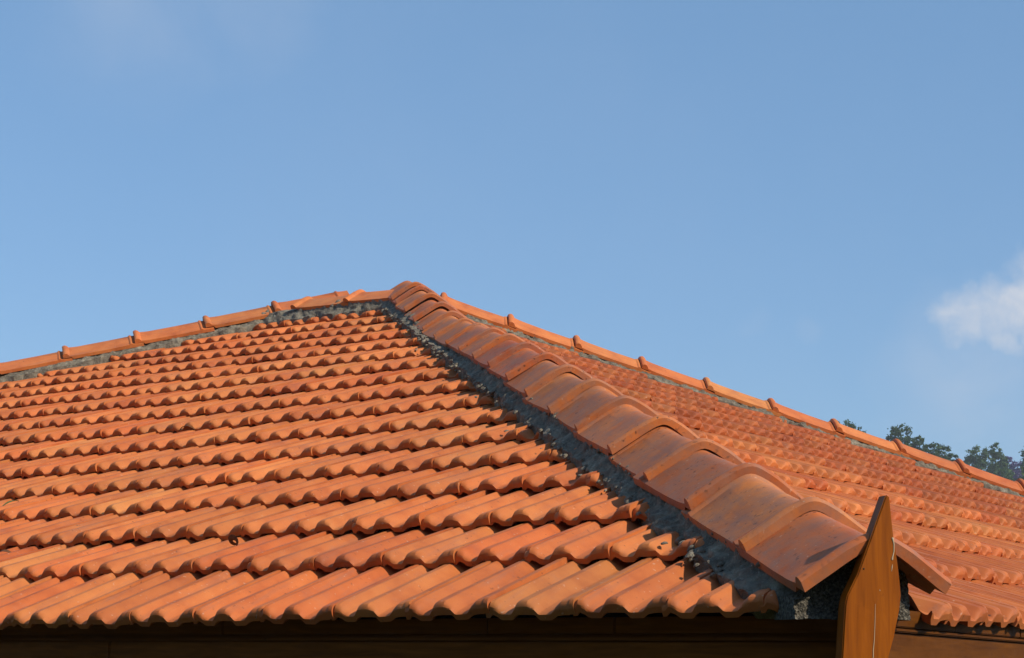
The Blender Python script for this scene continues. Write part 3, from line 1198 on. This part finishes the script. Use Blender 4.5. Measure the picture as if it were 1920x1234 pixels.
# ------------------------------------------------------------------ trees behind the house
def leaf_mat(name, a, b, c):
    t = NT(name)
    at = t.n.new('ShaderNodeAttribute')
    at.attribute_name = 'leaf'
    col = t.ramp(at.outputs['Fac'], [(0.0, a), (0.5, b), (1.0, c)])
    m = t.done(col, 0.6, None, 0.25)
    t.b.inputs['Subsurface Weight'].default_value = 0.0
    tr = t.n.new('ShaderNodeBsdfTranslucent')
    t.l.new(col, tr.inputs['Color'])
    mx = t.n.new('ShaderNodeMixShader')
    mx.inputs[0].default_value = 0.3
    t.l.new(t.b.outputs[0], mx.inputs[1])
    t.l.new(tr.outputs[0], mx.inputs[2])
    t.l.new(mx.outputs[0], t.out.inputs['Surface'])
    return m


LEAF_DARK = leaf_mat('dark evergreen leaves', (0.022, 0.050, 0.010), (0.046, 0.092, 0.016), (0.085, 0.14, 0.026))
LEAF_EUC = leaf_mat('grey green eucalyptus leaves', (0.038, 0.075, 0.020), (0.072, 0.13, 0.034), (0.13, 0.20, 0.06))
LEAF_PURPLE = leaf_mat('violet blossom', (0.09, 0.06, 0.15), (0.14, 0.10, 0.24), (0.20, 0.16, 0.32))
LEAF_LIGHT = leaf_mat('yellow green leaves', (0.06, 0.09, 0.02), (0.10, 0.14, 0.03), (0.16, 0.20, 0.05))
tb = NT('bark')
BARK = tb.done(tb.ramp(tb.noise(4, 5, 0.6), [(0.3, (0.06, 0.045, 0.032)), (0.7, (0.16, 0.13, 0.10))]), 0.9, None, 0.15)


def tree(name, label, top, lobes, mat, leaf=0.22, n=3800, seed=0):
    """top: world point of the crown's top; lobes: (dx, dy, dz, rx, rz) ellipsoids in metres measured from it"""
    r = np.random.default_rng(seed + 100)
    n_top = len(lobes)
    lobes = list(lobes) + [(0.4, 0.5, -8.5, 3.4, 3.6), (-1.6, -0.4, -12.0, 3.6, 3.6), (1.8, 0.3, -12.5, 3.6, 3.4)]     # the lower crown
    bx, by = top[0], top[1]
    bz = hill(bx, by)
    root = empty(name, (bx, by, bz))
    tag(root, label, 'tree', 'trees beyond the roof')
    H = top[2] - bz
    # trunk with limbs reaching into each lobe
    tv, tf = [], []

    def tube(pts, rads):
        b0 = len(tv)
        for p, rd in zip(pts, rads):
            for i in range(8):
                a = 2 * math.pi * i / 8
                tv.append((p[0] + rd * math.cos(a), p[1] + rd * math.sin(a), p[2]))
        for k in range(len(pts) - 1):
            for i in range(8):
                a, b = b0 + k * 8 + i, b0 + k * 8 + (i + 1) % 8
                tf.append((a, b, b + 8, a + 8))

    low = min(l[2] for l in lobes)
    fork = max(1.5, H + low - 1.5)
    lean = r.normal(0, 0.5, 2)
    tube([(0, 0, -0.3), (lean[0] * 0.3, lean[1] * 0.3, fork * 0.5), (lean[0], lean[1], fork)], [H * 0.022, H * 0.017, H * 0.012])
    for l in lobes:
        e = (l[0], l[1], H + l[2])
        m_ = (0.5 * (lean[0] + e[0]), 0.5 * (lean[1] + e[1]), fork + 0.55 * (e[2] - fork))
        tube([(lean[0], lean[1], fork), m_, e], [H * 0.009, H * 0.006, H * 0.002])
    mesh_obj('trunk', tv, tf, BARK, root, 60)
    vol = np.array([l[3] ** 2 * l[4] for l in lobes])
    vol /= vol[:n_top].sum()
    P, shade = [], []
    for l, w in zip(lobes, vol):
        nc = max(14, min(420, int(2.6 * n * w / 26)))
        d = r.normal(size=(nc, 3))
        d /= np.linalg.norm(d, axis=1)[:, None]
        rad = r.uniform(0.45, 1.0, nc) ** 0.5
        cl = d * rad[:, None] * np.array([l[3], l[3], l[4]]) + np.array([l[0], l[1], H + l[2]])
        tone = r.uniform(0, 1, nc)
        for c, tn in zip(cl, tone):
            k = 26
            q = r.normal(size=(k, 3)) * np.array([0.20, 0.20, 0.14]) * (0.45 * l[3] + 0.25)
            P.append(c + q)
            shade.append(np.clip(tn * 0.6 + r.uniform(0, 0.4, k), 0, 1))
    P = np.concatenate(P)
    shade = np.concatenate(shade)
    N = len(P)
    a = r.normal(size=(N, 3))
    a /= np.linalg.norm(a, axis=1)[:, None]
    b = np.cross(a, r.normal(size=(N, 3)))
    b /= np.linalg.norm(b, axis=1)[:, None]
    sz = leaf * r.uniform(0.6, 1.3, N)[:, None]
    V = np.stack([P - a * sz, P + b * sz * 0.45, P + a * sz, P - b * sz * 0.45], 1).reshape(-1, 3)
    me = bpy.data.meshes.new('crown')
    me.from_pydata(V.tolist(), [], np.arange(4 * N).reshape(-1, 4).tolist())
    at = me.attributes.new('leaf', 'FLOAT', 'FACE')
    at.data.foreach_set('value', shade.astype(np.float32))
    me.materials.append(mat)
    o = link(bpy.data.objects.new('crown', me))
    o.parent = root
    return root


tree('evergreen_tree', 'dark treetop just showing above the sixth collar of the far hip', (-79.03, 180.0, 25.93), [(0, 0, -1.2, 1.5, 1.1), (1.3, 0, -2.2, 1.4, 1.2), (-1.2, 0.5, -2.6, 1.6, 1.4), (0, 0, -4.5, 3.2, 2.5)], LEAF_DARK, 0.16, 4200, 1)
tree('evergreen_tree', 'domed dark evergreen treetop, tallest left of the feathery trees', (-73.0, 182.5, 25.1), [(0, 0, -1.3, 1.35, 1.3), (-0.9, 0, -2.2, 1.0, 1.0), (0.6, 0.3, -2.5, 1.25, 1.1), (1.75, 0.7, -2.1, 0.55, 0.9), (0, 0, -5.2, 3.2, 2.6)], LEAF_DARK, 0.16, 5600, 2)
tree('evergreen_tree', 'low rounded green treetops just right of the domed evergreen', (-70.0, 183.7, 23.1), [(-1.2, -0.5, -0.7, 0.9, 0.7), (0.2, 0, -1.1, 1.2, 0.9), (1.4, 0.6, -1.4, 0.9, 0.9), (-0.3, 0, -3.4, 2.8, 2.0)], LEAF_DARK, 0.16, 5000, 3)
tree('young_evergreen_tree', 'tiny dark treetop next to the eighth collar of the far hip', (-67.6, 185.2, 21.6), [(0, 0, -0.6, 0.45, 0.6), (0, 0, -3.0, 1.2, 1.8)], LEAF_DARK, 0.14, 1600, 4)
tree('eucalyptus_tree', 'broad feathery grey green tree beside the violet blossoming tree', (-75.2, 213.8, 25.9), [(0, 0, -1.2, 1.3, 1.2), (-1.0, 0, -2.6, 1.2, 1.3), (0.6, 0, -3.2, 1.6, 1.6), (-0.3, 0, -5.5, 2.6, 2.4)], LEAF_EUC, 0.17, 5200, 5)
tree('eucalyptus_tree', 'paler slender feathery tree just left of the violet blossoming tree', (-73.2, 214.6, 26.2), [(0, 0, -1.0, 0.75, 1.1), (0.3, 0, -2.6, 1.1, 1.3), (0.5, 0, -4.6, 1.6, 2.0)], LEAF_EUC, 0.16, 3400, 6)
tree('blossoming_tree', 'violet blossoming tree at the right picture edge', (-74.6, 224.6, 25.5), [(-0.2, 0, -0.8, 0.8, 0.8), (-1.0, 0, -1.9, 1.0, 1.0), (0.9, 0, -1.6, 1.0, 1.0), (0, 0, -3.6, 2.2, 1.9)], LEAF_PURPLE, 0.16, 4200, 7)
tree('tall_tree', 'tall dark tree cut off by the right picture edge', (-62.6, 196.9, 25.3), [(0.2, 0, -1.2, 0.9, 1.3), (-0.3, 0, -2.8, 1.0, 1.2), (0.8, 0, -4.5, 2.0, 2.2)], LEAF_EUC, 0.16, 3600, 8)
tree('young_tree', 'yellow green bushy tree low at the right picture edge', (-54.0, 168.1, 18.3), [(0, 0, -0.8, 0.7, 0.8), (-0.1, 0, -2.0, 0.9, 1.2), (0.6, 0, -3.6, 1.7, 1.8)], LEAF_LIGHT, 0.15, 3400, 9)

# ------------------------------------------------------------------ haze over the valley
hv, hf = box_verts(-2100, 2100, -2100, 2100, -8.0, 34.0)
hz = bpy.data.materials.new('hazy air')
hz.use_nodes = True
hn = hz.node_tree.nodes
hn.remove(hn['Principled BSDF'])
pvn = hn.new('ShaderNodeVolumePrincipled')
pvn.inputs['Color'].default_value = (0.85, 0.92, 1.0, 1)
pvn.inputs['Density'].default_value = 0.0006
hz.node_tree.links.new(pvn.outputs[0], hn['Material Output'].inputs['Volume'])
haze = mesh_obj('haze', hv, hf, hz)
tag(haze, kind='stuff')
